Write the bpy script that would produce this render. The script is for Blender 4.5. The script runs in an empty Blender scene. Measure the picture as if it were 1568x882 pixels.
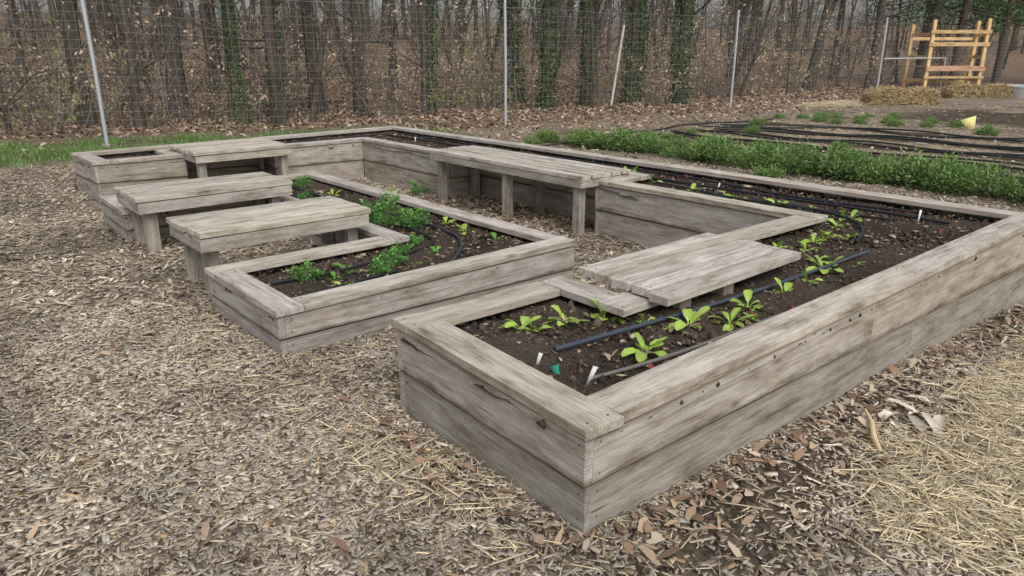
import bpy, math, random
import numpy as np
from mathutils import Vector, noise
rng=np.random.default_rng(7); random.seed(7)
D2R=math.radians
scene=bpy.context.scene
FW=np.array([.651,.759]); RT=np.array([.759,-.651])

# ---------------------------------------------------------------- terrain height
def sstep(t):
    t=np.clip(t,0,1); return t*t*(3-2*t)
def fence_y(x): return 14.95-0.078*(np.asarray(x,float)-3)
def g(x,y):
    x=np.asarray(x,float); y=np.asarray(y,float)
    b=-(.031+.020*sstep((3.6-y)/2))*np.clip(x-1.5,0,5)-.005*np.clip(y-1.5,0,9)
    b=b-.075*np.exp(-((x-1.5)/.5)**2-((y-2.75)/.6)**2)
    s=np.maximum(y-fence_y(x)-1.0, x-46)
    sp=np.clip(s,0,75)
    hill=-.2*sstep(sp/5)+.042*sp+.0004*sp**2
    und=.012*np.sin(x*1.7+.6)*np.sin(y*1.3)+.008*np.sin(x*4.1+y*2.7)
    return b+hill+und*1.0
def gz(x,y): return float(g(x,y))

# ---------------------------------------------------------------- mesh helpers
def fast_mesh(name,v,f,col=None,mat=None,smooth=False,parent=None,extra=None):
    v=np.asarray(v,np.float32).reshape(-1,3); f=np.asarray(f,np.int32)
    me=bpy.data.meshes.new(name); n,k=f.shape
    me.vertices.add(len(v)); me.vertices.foreach_set('co',v.ravel())
    me.loops.add(n*k); me.loops.foreach_set('vertex_index',f.ravel())
    me.polygons.add(n); me.polygons.foreach_set('loop_start',np.arange(0,n*k,k,dtype=np.int32))
    me.polygons.foreach_set('loop_total',np.full(n,k,np.int32))
    if smooth: me.polygons.foreach_set('use_smooth',np.ones(n,bool))
    me.update(calc_edges=True); me.validate()
    if col is not None:
        c=np.ones((len(v),4),np.float32); c[:,:3]=np.asarray(col).reshape(-1,3)
        a=me.attributes.new('Col','FLOAT_COLOR','POINT'); a.data.foreach_set('color',c.ravel())
    if mat: me.materials.append(mat)
    ob=bpy.data.objects.new(name,me); scene.collection.objects.link(ob)
    if parent: ob.parent=parent
    return ob
def empty(name,loc=(0,0,0)):
    e=bpy.data.objects.new(name,None); e.location=loc; e.empty_display_size=.2
    scene.collection.objects.link(e); return e
def link(name,me,loc,rotz=0,sc=1,parent=None,tilt=(0,0)):
    o=bpy.data.objects.new(name,me); o.location=loc; o.rotation_euler=(tilt[0],tilt[1],rotz)
    o.scale=(sc,sc,sc) if not hasattr(sc,'__len__') else sc
    scene.collection.objects.link(o)
    if parent: o.parent=parent
    return o
def inpoly(x,y,poly):
    x=np.asarray(x);y=np.asarray(y); r=np.zeros(x.shape,bool); n=len(poly); j=n-1
    for i in range(n):
        xi,yi=poly[i]; xj,yj=poly[j]
        c=((yi>y)!=(yj>y))&(x<(xj-xi)*(y-yi)/((yj-yi)+1e-12)+xi)
        r^=c; j=i
    return r

class Tubes:
    def __init__(s): s.v=[];s.f=[];s.c=[];s.n=0
    def add(s,pts,rad,sides=6,col=(1,1,1)):
        pts=np.asarray(pts,float); m=len(pts)
        rad=np.broadcast_to(np.asarray(rad,float),(m,))
        t=np.gradient(pts,axis=0); t/=np.linalg.norm(t,axis=1)[:,None]+1e-9
        ref=np.array([0,0,1.]) if abs(t[0,2])<.9 else np.array([1.,0,0])
        a=np.cross(t,ref); a/=np.linalg.norm(a,axis=1)[:,None]+1e-9
        b=np.cross(t,a)
        an=np.arange(sides)*2*np.pi/sides
        ring=pts[:,None,:]+rad[:,None,None]*(np.cos(an)[None,:,None]*a[:,None,:]+np.sin(an)[None,:,None]*b[:,None,:])
        s.v.append(ring.reshape(-1,3)); s.c.append(np.tile(col,(m*sides,1)))
        i=np.arange(m-1)[:,None]*sides; j=np.arange(sides)[None,:]; j2=(j+1)%sides
        q=np.stack([i+j,i+j2,i+sides+j2,i+sides+j],-1).reshape(-1,4)+s.n
        s.f.append(q); s.n+=m*sides
    def make(s,name,mat,parent=None,smooth=True):
        return fast_mesh(name,np.concatenate(s.v),np.concatenate(s.f),np.concatenate(s.c),mat,smooth,parent)

# ---------------------------------------------------------------- materials
def newmat(name):
    m=bpy.data.materials.new(name); m.use_nodes=True
    nt=m.node_tree; b=nt.nodes['Principled BSDF']; b.inputs['Specular IOR Level'].default_value=.25
    return m,nt,b
def N(nt,t,**k):
    n=nt.nodes.new(t)
    for a,v in k.items(): setattr(n,a,v)
    return n
def ramp(nt,stops):
    r=N(nt,'ShaderNodeValToRGB'); e=r.color_ramp.elements
    while len(e)<len(stops): e.new(.5)
    for i,(p,c) in enumerate(stops):
        e[i].position=p; e[i].color=(*c,1) if len(c)==3 else c
    return r
def mixc(nt,mode,fac,a,b):
    m=N(nt,'ShaderNodeMix',data_type='RGBA',blend_type=mode)
    for s,v in ((m.inputs[0],fac),(m.inputs[6],a),(m.inputs[7],b)):
        if hasattr(v,'is_linked') or hasattr(v,'node'): nt.links.new(v,s)
        else: s.default_value=v if not isinstance(v,tuple) or len(v)==4 else (*v,1)
    return m.outputs[2]
def colmat(name,rough=.8,nscale=30,namt=.35,bump=0,bdist=.01,transl=0,metal=0,spec=.25,det=3):
    m,nt,b=newmat(name); L=nt.links
    b.inputs['Specular IOR Level'].default_value=spec
    at=N(nt,'ShaderNodeAttribute',attribute_name='Col')
    no=N(nt,'ShaderNodeTexNoise'); no.inputs['Scale'].default_value=nscale; no.inputs['Detail'].default_value=det
    geo=N(nt,'ShaderNodeTexCoord'); L.new(geo.outputs['Object'],no.inputs['Vector'])
    r=ramp(nt,[(.3,(1-namt,)*3),(.7,(1+namt*.6,)*3)]); L.new(no.outputs['Fac'],r.inputs[0])
    c=mixc(nt,'MULTIPLY',1.0,at.outputs['Color'],r.outputs[0])
    L.new(c,b.inputs['Base Color']); b.inputs['Roughness'].default_value=rough; b.inputs['Metallic'].default_value=metal
    if bump:
        bp=N(nt,'ShaderNodeBump'); bp.inputs['Strength'].default_value=bump; bp.inputs['Distance'].default_value=bdist
        L.new(no.outputs['Fac'],bp.inputs['Height']); L.new(bp.outputs[0],b.inputs['Normal'])
    return m
def plainmat(name,rough=.9,transl=0,metal=0,spec=.1):
    m,nt,b=newmat(name); b.inputs['Specular IOR Level'].default_value=spec; b.inputs['Metallic'].default_value=metal
    at=N(nt,'ShaderNodeAttribute',attribute_name='Col'); nt.links.new(at.outputs['Color'],b.inputs['Base Color']); b.inputs['Roughness'].default_value=rough
    if transl:
        tr=N(nt,'ShaderNodeBsdfTranslucent'); nt.links.new(at.outputs['Color'],tr.inputs['Color'])
        ms=N(nt,'ShaderNodeMixShader'); ms.inputs[0].default_value=transl
        nt.links.new(b.outputs[0],ms.inputs[1]); nt.links.new(tr.outputs[0],ms.inputs[2]); nt.links.new(ms.outputs[0],nt.nodes['Material Output'].inputs['Surface'])
    return m
M_chip=plainmat('wood_chip')
M_leaf=plainmat('leaf',.5,.28,0,.3)
M_grass=plainmat('grass_blade',.6)
M_dry=plainmat('dry_leaf')
M_straw=plainmat('straw',.7,0,0,.2)
M_soil=colmat('soil',.95,55,.5,bump=.8,bdist=.02,spec=.1,det=4)
M_bark=colmat('bark',.95,9,.45,spec=.1,det=3)
M_tube=plainmat('drip_tube',.42,0,0,.35)
M_paint=colmat('plain',.6,12,.15)
M_metal=plainmat('galvanised',.5,0,.4,.4)

def wood(name,c_base,knot,ageing=1.0):
    m,nt,b=newmat(name); L=nt.links
    b.inputs['Specular IOR Level'].default_value=.2
    at=N(nt,'ShaderNodeAttribute',attribute_name='gc'); tn=N(nt,'ShaderNodeAttribute',attribute_name='tint')
    def mp(sx,sy,sz):
        q=N(nt,'ShaderNodeMapping'); q.inputs['Scale'].default_value=(sx,sy,sz); L.new(at.outputs['Vector'],q.inputs[0]); return q
    def ns(mpn,sc,det,rg=.6,dist=0):
        n=N(nt,'ShaderNodeTexNoise'); n.inputs['Scale'].default_value=sc; n.inputs['Detail'].default_value=det
        n.inputs['Roughness'].default_value=rg; n.inputs['Distortion'].default_value=dist; L.new(mpn.outputs[0],n.inputs['Vector']); return n
    def lerp(lo,hi,k): return tuple(hi[i]*(1-k)+lo[i]*k for i in range(3))
    grain=ns(mp(1.2,26,26),2.0,5,.6,.25)
    fine=ns(mp(6,150,150),2.2,2,.6)
    blot=ns(mp(1.8,6,6),1.8,5,.68)
    wv=N(nt,'ShaderNodeTexWave',wave_type='BANDS',bands_direction='Y',wave_profile='SAW'); wv.inputs['Scale'].default_value=1.0; wv.inputs['Distortion'].default_value=7; wv.inputs['Detail'].default_value=2; wv.inputs['Detail Scale'].default_value=.35; wv.inputs['Detail Roughness'].default_value=.45
    L.new(mp(.55,22,22).outputs[0],wv.inputs['Vector'])
    r1=ramp(nt,[(.33,lerp((.68,.66,.63),(1,1,1),ageing)),(.5,(.95,.945,.94)),(.66,(1.10,1.10,1.11))]); L.new(grain.outputs['Fac'],r1.inputs[0])
    rf=ramp(nt,[(.34,(.74,.73,.715)),(.55,(1.04,1.04,1.04))]); L.new(fine.outputs['Fac'],rf.inputs[0])
    rb=ramp(nt,[(.30,(.50,.465,.42)),(.42,(.82,.80,.775)),(.54,(1,1,1)),(.70,(1.22,1.22,1.23))]); L.new(blot.outputs['Fac'],rb.inputs[0])
    rw=ramp(nt,[(.0,(.76,.73,.69)),(.35,(1,1,1)),(1,(1.03,1.03,1.03))]); L.new(wv.outputs['Fac'],rw.inputs[0])
    c=mixc(nt,'MULTIPLY',1.0,(*c_base,1),r1.outputs[0])
    for r in (rf,rb,rw): c=mixc(nt,'MULTIPLY',1.0 if r is not rw else .9,c,r.outputs[0])
    ck=ns(mp(.9,45,45),1.3,2,.5,.15); rc=ramp(nt,[(.26,(.22,.2,.18)),(.295,(1,1,1))]); L.new(ck.outputs['Fac'],rc.inputs[0])
    c=mixc(nt,'MULTIPLY',.85,c,rc.outputs[0])
    ea=N(nt,'ShaderNodeMath',operation='MULTIPLY_ADD'); L.new(blot.outputs['Fac'],ea.inputs[0]); ea.inputs[1].default_value=.34
    sh=N(nt,'ShaderNodeMath',operation='SUBTRACT'); L.new(tn.outputs['Alpha'],sh.inputs[0]); sh.inputs[1].default_value=.17; L.new(sh.outputs[0],ea.inputs[2])
    re=ramp(nt,[(.0,(.46,.42,.36)),(.06,(.66,.63,.58)),(.17,(1,1,1)),(.90,(1,1,1)),(.97,(.74,.72,.69)),(1,(.56,.53,.49))]); L.new(ea.outputs[0],re.inputs[0])
    c=mixc(nt,'MULTIPLY',.9*ageing,c,re.outputs[0])
    km=mp(2.6,7.5,7.5); kd=N(nt,'ShaderNodeVectorMath',operation='MULTIPLY_ADD'); L.new(grain.outputs['Color'],kd.inputs[0]); kd.inputs[1].default_value=(.12,.12,.12); L.new(km.outputs[0],kd.inputs[2])
    vo=N(nt,'ShaderNodeTexVoronoi'); vo.inputs['Scale'].default_value=1; L.new(kd.outputs[0],vo.inputs['Vector'])
    rk=ramp(nt,[(.05,(.8,.8,.8)),(.10,(.35,.35,.35)),(.20,(0,0,0))]); L.new(vo.outputs['Distance'],rk.inputs[0])
    sp=N(nt,'ShaderNodeSeparateColor'); L.new(vo.outputs['Color'],sp.inputs[0]); rk2=ramp(nt,[(.45,(0,0,0)),(.49,(1,1,1))]); L.new(sp.outputs[0],rk2.inputs[0])
    kf=N(nt,'ShaderNodeMath',operation='MULTIPLY'); L.new(rk.outputs[0],kf.inputs[0]); L.new(rk2.outputs[0],kf.inputs[1])
    c=mixc(nt,'MIX',kf.outputs[0],c,knot)
    c=mixc(nt,'MULTIPLY',1.0,c,tn.outputs['Color'])
    L.new(c,b.inputs['Base Color']); b.inputs['Roughness'].default_value=.85
    bp=N(nt,'ShaderNodeBump'); bp.inputs['Strength'].default_value=.55; bp.inputs['Distance'].default_value=.004
    L.new(fine.outputs['Fac'],bp.inputs['Height']); L.new(bp.outputs[0],b.inputs['Normal'])
    return m
M_wood=wood('weathered_wood',(.51,.475,.427),(.15,.11,.08))
M_wood_new=wood('new_lumber',(.72,.52,.27),(.2,.1,.04),.2)
M_wood_red=wood('cedar_board',(.56,.36,.23),(.15,.07,.04),.2)
M_screw,_,bb=newmat('screw_head'); bb.inputs['Base Color'].default_value=(.07,.06,.055,1); bb.inputs['Metallic'].default_value=.4; bb.inputs['Roughness'].default_value=.6

# ---------------------------------------------------------------- board builder
def V(*a): return np.array(a,float)
def unit(a): a=np.asarray(a,float); return a/(np.linalg.norm(a)+1e-12)
class Boards:
    def __init__(s): s.v=[];s.f=[];s.gc=[];s.t=[];s.m=[]
    def add(s,e0,e1,jit=.0022,mat=0,tint=None,stain=1):
        e0=np.array(e0,float);e1=np.array(e1,float)
        Ln=np.linalg.norm(e1.mean(0)-e0.mean(0)); n=max(1,int(Ln/.3)); base=len(s.v)
        l=unit(e1.mean(0)-e0.mean(0)); w=unit(e0[1]-e0[0]); t=unit(e0[3]-e0[0])
        off=rng.uniform(-40,40,3); ph=rng.uniform(0,6.28,4)
        if tint is None: tint=rng.uniform(.74,1.14)
        if np.isscalar(tint):
            q=tint; tint=np.array([q*rng.uniform(.99,1.04),q,q*rng.uniform(.93,1.05)])
        a1,a0=(1.,0.) if stain==1 else (.90,.10) if stain==2 else (.84,.17)
        for i in range(n+1):
            u=i/n; e=e0*(1-u)+e1*u
            j=jit*(np.sin(u*Ln*2.1+ph[0])*w*.6+np.sin(u*Ln*1.6+ph[1])*t)
            for k in range(4):
                p=e[k]+j; s.v.append(p)
                s.gc.append([np.dot(p,l)+off[0],np.dot(p,w)+off[1],np.dot(p,t)+off[2]]); s.t.append([*tint,a1 if k in(1,2) else a0])
        for i in range(n):
            for k in range(4):
                a=base+i*4; s.f.append((a+k,a+(k+1)%4,a+4+(k+1)%4,a+4+k)); s.m.append(mat)
        s.f.append((base+3,base+2,base+1,base)); s.m.append(mat)
        a=base+n*4; s.f.append((a,a+1,a+2,a+3)); s.m.append(mat)
    def plank(s,p0,p1,w,W,T,**k):
        k.setdefault('stain',0)
        p0=np.array(p0,float);p1=np.array(p1,float);w=unit(w);t=unit(np.cross(unit(p1-p0),w))
        q=[-w*W/2-t*T/2,w*W/2-t*T/2,w*W/2+t*T/2,-w*W/2+t*T/2]
        s.add([p0+a for a in q],[p1+a for a in q],**k)
    def screw(s,p,n):
        p=np.array(p,float);n=unit(n); a=unit(np.cross(n,[0.3,0.5,.81])); b=np.cross(n,a)
        base=len(s.v); R=.005
        for h in (-.002,.0014):
            for k in range(6):
                an=k*math.pi/3; s.v.append(p+n*h+R*(math.cos(an)*a+math.sin(an)*b)); s.gc.append([0,0,0]); s.t.append([1,1,1,.5])
        for k in range(6):
            s.f.append((base+k,base+(k+1)%6,base+6+(k+1)%6,base+6+k)); s.m.append(1)
        s.f.append(tuple(base+6+k for k in range(6))); s.m.append(1)
    def make(s,name,mats,bev=.0035,parent=None):
        me=bpy.data.meshes.new(name); me.from_pydata([tuple(p) for p in s.v],[],s.f); 
        for m in mats: me.materials.append(m)
        me.polygons.foreach_set('material_index',np.array(s.m,np.int32))
        a=me.attributes.new('gc','FLOAT_VECTOR','POINT'); a.data.foreach_set('vector',np.array(s.gc,np.float32).ravel())
        a=me.attributes.new('tint','FLOAT_COLOR','POINT'); a.data.foreach_set('color',np.array(s.t,np.float32).ravel())
        import bmesh
        bm=bmesh.new(); bm.from_mesh(me); bmesh.ops.recalc_face_normals(bm,faces=bm.faces); bm.to_mesh(me); bm.free()
        ob=bpy.data.objects.new(name,me); scene.collection.objects.link(ob)
        md=ob.modifiers.new('bevel','BEVEL'); md.width=bev; md.segments=2; md.limit_method='ANGLE'; md.angle_limit=D2R(50)
        if parent: ob.parent=parent
        return ob

def bed(B,poly,ztop,capw,split=.5,depth=.06,th=.038,cth=.038,oh=.013):
    n=len(poly); P=[np.array(p,float) for p in poly]
    d=[unit(P[(i+1)%n]-P[i]) for i in range(n)]
    conv=[d[i-1][0]*d[i][1]-d[i-1][1]*d[i][0]>0 for i in range(n)]
    for i in range(n):
        a=P[i];b=P[(i+1)%n];dd=d[i];nn=np.array([-dd[1],dd[0]]);Ln=np.linalg.norm(b-a)
        s0=th+.002 if conv[i] else .001; s1=Ln-.0
        def pieces(s0,s1,mx,ph):
            k=max(1,math.ceil((s1-s0)/mx)); 
            if k==1: return [(s0,s1)]
            cuts=[s0]+[s0+(s1-s0)*(j/k+ph) for j in range(1,k)]+[s1]
            return [(cuts[j]+(.0025 if j else 0),cuts[j+1]-(.0025 if j<k-1 else 0)) for j in range(k)]
        zt=ztop-cth-.003
        rt=rng.uniform(.74,.90)  # wall boards tinted darker than caps: shade of upright faces painted into the colour
        for row in (0,1):
            for (q0,q1) in pieces(s0,s1,3.7,.05 if row else -.07):
                E=[]
                for q in (q0,q1):
                    p=a+dd*q; gg=gz(*p); seam=zt-(zt-gg)*split
                    hi,lo=(zt,seam+.0045) if row==0 else (seam-.0045,gg-depth)
                    o=p+nn*(.006*row); ii=p+nn*th
                    E.append([V(*o,lo),V(*o,hi),V(*ii,hi),V(*ii,lo)])
                B.add(E[0],E[1],jit=.0022,tint=rt*(1.05 if row==0 else .90)*rng.uniform(.95,1.05))
                for q in (q0+.035,q1-.035):
                    p=a+dd*q; gg=gz(*p); seam=zt-(zt-gg)*split
                    hh=(zt-.035,seam+.035) if row==0 else (seam-.04,gg+.05)
                    for z in hh: B.screw(V(*(p+nn*(.006*row)),z),V(-nn[0],-nn[1],0))
        c0=capw+.004 if conv[i] else oh+.002
        c1=Ln+(oh if conv[(i+1)%n] else capw)
        for (q0,q1) in pieces(c0,c1,3.3,.03):
            E=[]
            for q in (q0,q1):
                o=a+dd*q-nn*oh; ii=a+dd*q+nn*capw
                E.append([V(*o,ztop-cth),V(*ii,ztop-cth),V(*ii,ztop),V(*o,ztop)])
            B.add(E[0],E[1],jit=.0018,tint=rng.uniform(.93,1.12),stain=2)
            for q in (q0+.04,q1-.04):
                for off in (.03,capw-.04):
                    B.screw(V(*(a+dd*q+nn*off),ztop),V(0,0,1))

def soil(name,poly,z,cell,parent,nclod,amp=.014):
    P=np.array(poly); x0,y0=P.min(0);x1,y1=P.max(0)
    xs=np.arange(x0+.02,x1-.02,cell);ys=np.arange(y0+.02,y1-.02,cell)
    X,Y=np.meshgrid(xs,ys,indexing='ij')
    cx=(X[:-1,:-1]+X[1:,1:])/2;cy=(Y[:-1,:-1]+Y[1:,1:])/2
    keep=inpoly(cx,cy,poly)
    Z=np.array([z+amp*2.2*noise.noise((x*2.3,y*2.3,1.3))+amp*1.1*noise.noise((x*9,y*9,4))+amp*.8*noise.noise((x*26,y*26,7)) for x,y in zip(X.ravel(),Y.ravel())])
    v=np.stack([X.ravel(),Y.ravel(),Z],1)
    I=np.arange(X.size).reshape(X.shape)
    q=np.stack([I[:-1,:-1],I[1:,:-1],I[1:,1:],I[:-1,1:]],-1)[keep]
    base=np.array([.068,.052,.041])
    col=base*(1+.7*np.array([noise.noise((a*1.7,b*1.7,9)) for a,b in zip(X.ravel(),Y.ravel())]))[:,None]
    ob=fast_mesh(name,v,q,col,M_soil,True,parent)
    px=rng.uniform(x0,x1,nclod*3);py=rng.uniform(y0,y1,nclod*3)
    k=inpoly(px,py,poly); px=px[k][:nclod];py=py[k][:nclod]; n=len(px)
    r=rng.gamma(2.0,.0034,n)+.0025
    oc=np.array([[1,0,0],[0,1,0],[-1,0,0],[0,-1,0],[0,0,1],[0,0,-1]],float)
    v=oc[None]*r[:,None,None]*rng.uniform(.55,1.3,(n,6,1))
    lt=rng.random(n)<.12; v[lt,0]*=2.5; v[lt,2]*=2.5; v[lt,4]*=.4
    a=rng.uniform(0,6.28,n); c,s=np.cos(a)[:,None],np.sin(a)[:,None]
    vx=v[:,:,0]*c-v[:,:,1]*s; vy=v[:,:,0]*s+v[:,:,1]*c
    v=np.stack([vx+px[:,None],vy+py[:,None],v[:,:,2]+z+.008],-1)
    f=np.array([[0,1,4],[1,2,4],[2,3,4],[3,0,4],[1,0,5],[2,1,5],[3,2,5],[0,3,5]])
    F=(f[None]+6*np.arange(n)[:,None,None]).reshape(-1,3)
    cc=base*rng.uniform(.6,1.7,(n,1)); cc[lt]=np.array([.36,.29,.20])*rng.uniform(.4,1.2,(lt.sum(),1))
    fast_mesh('soil_clods',v,F,np.repeat(cc,6,0),M_chip,False,parent)
    return ob

# ---------------------------------------------------------------- raised beds
U=[(1.57,1.455),(6.52,1.45),(6.40,10.42),(1.70,10.15),(1.72,9.13),(2.70,9.13),(2.70,9.60),(3.80,9.60),(3.80,9.15),
   (5.10,9.17),(5.10,7.12),(5.58,7.12),(5.58,4.72),(5.10,4.72),(5.13,2.68),(4.00,2.70),(4.00,2.30),(2.70,2.30),(2.70,2.72),(1.645,2.755)]
Mb=[(1.43,3.62),(3.73,3.64),(3.71,7.83),(1.48,7.80),(1.47,6.93),(2.72,6.93),(2.72,4.68),(1.42,4.68)]
e1=empty('raised_garden_bed'); B=Boards(); bed(B,U,.41,.165); B.make('boards',[M_wood,M_screw],parent=e1)
soil('soil',U,.325,.035,e1,17000)
e2=empty('raised_garden_bed.001'); B=Boards(); bed(B,Mb,.26,.15,split=.58); B.make('boards',[M_wood,M_screw],parent=e2)
soil('soil',Mb,.185,.035,e2,7000)

# ---------------------------------------------------------------- benches
def bench(x0,x1,y0,y1,ztop,along,npl,legs,apron=.088,name='wooden_bench',skew=.0,aprons='all',pt=.038):
    B=Boards(); zc=ztop-pt/2; gap=.020
    if along=='x':
        W=(y1-y0)/npl
        for i in range(npl):
            yc=y0+W*(i+.5); so=skew*i/(npl-1); zz=zc+rng.uniform(-.003,.003)
            B.plank((x0+rng.uniform(-.014,.014)+so,yc+rng.uniform(-.003,.003),zz),(x1+rng.uniform(-.015,.015),yc,zc+rng.uniform(-.003,.003)),(0,1,0),W-gap,pt,tint=rng.uniform(.93,1.20))
            for xx in (x0+.05+so,x1-.05):
                for dy in (-.035,.035): B.screw((xx,yc+dy,ztop+.001),(0,0,1))
    else:
        W=(x1-x0)/npl
        for i in range(npl):
            xc=x0+W*(i+.5)
            B.plank((xc,y0+rng.uniform(-.015,.015),zc+rng.uniform(-.002,.002)),(xc+rng.uniform(-.003,.003),y1+rng.uniform(-.015,.015),zc),(1,0,0),W-gap,pt,tint=rng.uniform(.93,1.20))
            for yy in (y0+.05,(y0+y1)/2,y1-.05):
                for dx in (-.035,.035): B.screw((xc+dx,yy,ztop+.001),(0,0,1))
    za=ztop-pt-.006-apron/2; t=.038
    if aprons=='all':
        B.plank((x0+.010,y0+t/2+.010,za),(x1-.010,y0+t/2+.010,za),(0,0,1),apron,t,tint=rng.uniform(.80,.95))
        B.plank((x0+.010,y1-t/2-.010,za),(x1-.010,y1-t/2-.010,za),(0,0,1),apron,t,tint=.85)
        B.plank((x0+t/2+.010,y0+t+.012,za),(x0+t/2+.010,y1-t-.012,za),(0,0,1),apron,t,tint=rng.uniform(.80,.95))
        B.plank((x1-t/2-.010,y0+t+.012,za),(x1-t/2-.010,y1-t-.012,za),(0,0,1),apron,t,tint=.85)
    for (lx,ly,w,dd,zb) in legs:
        B.plank((lx,ly,zb),(lx,ly,ztop-pt-.003),(1,0,0),w,dd,tint=rng.uniform(.62,.82))
    return B.make(name,[M_wood,M_screw])
G=lambda x,y: gz(x,y)-.05
bench(1.43,2.70,4.80,5.48,.455,'x',5,[(1.54,4.97,.085,.12,G(1.5,5)),(1.54,5.36,.085,.085,G(1.5,5.3)),(2.60,4.95,.085,.085,.10),(2.60,5.33,.085,.085,.10),(2.25,5.14,.04,.5,.30)])
bench(1.45,2.78,6.33,7.04,.455,'x',5,[(1.56,6.46,.10,.09,G(1.5,6.4)),(1.56,6.83,.085,.085,G(1.5,6.8)),(2.64,6.45,.085,.085,.1),(2.64,6.82,.085,.085,.1)])
bench(2.66,3.84,8.64,9.62,.475,'x',7,[(2.75,8.75,.085,.085,G(2.8,8.7)),(3.74,8.75,.085,.085,G(3.8,8.7)),(2.76,9.4,.03,.085,.1),(3.72,9.4,.03,.085,.1)],apron=.075)
bench(4.85,5.54,4.66,7.17,.475,'y',5,[(4.95,4.79,.085,.085,G(4.9,4.8)),(4.95,5.85,.085,.085,G(4.9,5.9)),(4.95,7.04,.085,.085,G(4.9,7.1)),(5.42,5.85,.085,.085,G(5.4,5.9)),(5.42,7.02,.085,.085,G(5.4,7.1)),(5.42,4.87,.085,.085,G(5.4,4.8))],apron=.07)
bench(2.72,3.97,2.00,2.68,.4625,'x',5,[(3.3,2.1,.09,.09,.28),(2.95,2.1,.09,.05,.28)],skew=.04,aprons='none',pt=.042)

# ---------------------------------------------------------------- ground sheet
def axis(parts):
    out=[]
    for (s,e,st) in parts: out.append(np.arange(s,e,st))
    return np.unique(np.round(np.concatenate(out+[[parts[-1][1]]]),4))
xs=axis([(-300,-30,30),(-30,-4,1.5),(-4,8,.1),(8,26,.2),(26,60,1),(60,150,6),(150,400,50)])
ys=axis([(-200,-20,30),(-20,-2,1.5),(-2,12,.1),(12,30,.3),(30,90,1.5),(90,180,10),(180,400,40)])
X,Y=np.meshgrid(xs,ys,indexing='ij'); Zg=g(X,Y)
x=X.ravel();y=Y.ravel();z=Zg.ravel()
nz=np.array([noise.noise((a*.9,b*.9,0)) for a,b in zip(x,y)]); nz2=np.array([noise.noise((a*3.1,b*3.1,5)) for a,b in zip(x,y)])
mul=np.array([.235,.195,.15]);lit=np.array([.21,.15,.107]);grs=np.array([.07,.12,.03]);soi=np.array([.060,.046,.036]);strw=np.array([.44,.37,.25])
col=np.tile(mul,(len(x),1))*(1+.45*nz+.3*nz2)[:,None]
def blend(col,c,m): m=np.clip(m,0,1)[:,None]; return col*(1-m)+np.array(c)*m
s=y-fence_y(x)
def bx(v,a,b,w): return sstep((v-a)/w)*sstep((b-v)/w)
def straw_mask(x,y): return sstep((x*.55-y*1.0-.25+.25*np.sin(x*5)+.15*np.sin(y*9+x*3))/.6)*sstep((1.22-y)/.3)*sstep((x-1.7)/.6)
def rowmask(x,y,wob=0):
    row=np.zeros(len(x))
    for a in (11.9,13.1,14.4,15.8,17.3): row=np.maximum(row,bx(x+wob+.04*np.sin(y*2.3+a),a-.42,a+.42,.2))
    return row*sstep((11.0-y)/.8)
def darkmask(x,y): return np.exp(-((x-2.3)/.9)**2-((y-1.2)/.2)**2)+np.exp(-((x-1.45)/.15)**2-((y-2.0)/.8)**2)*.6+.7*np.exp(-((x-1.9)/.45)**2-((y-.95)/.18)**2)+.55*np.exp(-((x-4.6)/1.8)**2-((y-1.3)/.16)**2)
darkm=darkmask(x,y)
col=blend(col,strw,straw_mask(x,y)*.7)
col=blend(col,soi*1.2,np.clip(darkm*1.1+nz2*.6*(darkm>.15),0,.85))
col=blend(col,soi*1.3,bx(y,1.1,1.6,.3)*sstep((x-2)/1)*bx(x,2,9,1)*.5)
grass_m=bx(s+nz*.8,-2.3,1.6,.7)*sstep((9.5-x)/2.5)
col=blend(col,grs,grass_m*.8)
col=blend(col,strw*.75,bx(x,11.3,18.3,.5)*sstep((11-y)/1)*.5)
col=blend(col,soi,rowmask(x,y,nz2*.2)*.92)
row2=bx(x+nz*.6,20.5,26,.8)*bx(y,-6,9.5,1.2); col=blend(col,soi,row2*.85)
prow=bx(x+nz2*.2,10.1,10.95,.2)*sstep((11.4-y)/.8); col=blend(col,soi*1.3,prow*.8)
leafm=sstep((s+1.2+nz*1.5)/1.4)*(1-grass_m*.8)+sstep((x-7)/1)*bx(y+nz*1.3,10.8,13.5,1)*.4
col=blend(col,lit*1.0,leafm)
col=np.clip(col,.004,1)
I=np.arange(X.size).reshape(X.shape); q=np.stack([I[:-1,:-1],I[1:,:-1],I[1:,1:],I[:-1,1:]],-1).reshape(-1,4)
mg,nt,b=newmat('mulch_ground'); L=nt.links
at=N(nt,'ShaderNodeAttribute',attribute_name='Col'); tc=N(nt,'ShaderNodeTexCoord')
n1=N(nt,'ShaderNodeTexNoise'); n1.inputs['Scale'].default_value=14; n1.inputs['Detail'].default_value=4; L.new(tc.outputs['Object'],n1.inputs['Vector'])
dm=N(nt,'ShaderNodeVectorMath',operation='MULTIPLY_ADD'); L.new(n1.outputs['Color'],dm.inputs[0]); dm.inputs[1].default_value=(.09,.09,0); L.new(tc.outputs['Object'],dm.inputs[2])
vo=N(nt,'ShaderNodeTexVoronoi'); vo.inputs['Scale'].default_value=44; L.new(dm.outputs[0],vo.inputs['Vector'])
sx=N(nt,'ShaderNodeSeparateColor'); L.new(vo.outputs['Color'],sx.inputs[0])
rr=ramp(nt,[(0,(.45,.43,.41)),(.45,(.85,.83,.81)),(.8,(1.25,1.23,1.18)),(1,(1.6,1.56,1.48))]); L.new(sx.outputs[0],rr.inputs[0])
r2=ramp(nt,[(.3,(.65,.65,.65)),(.65,(1.22,1.22,1.22))]); L.new(n1.outputs['Fac'],r2.inputs[0])
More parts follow.
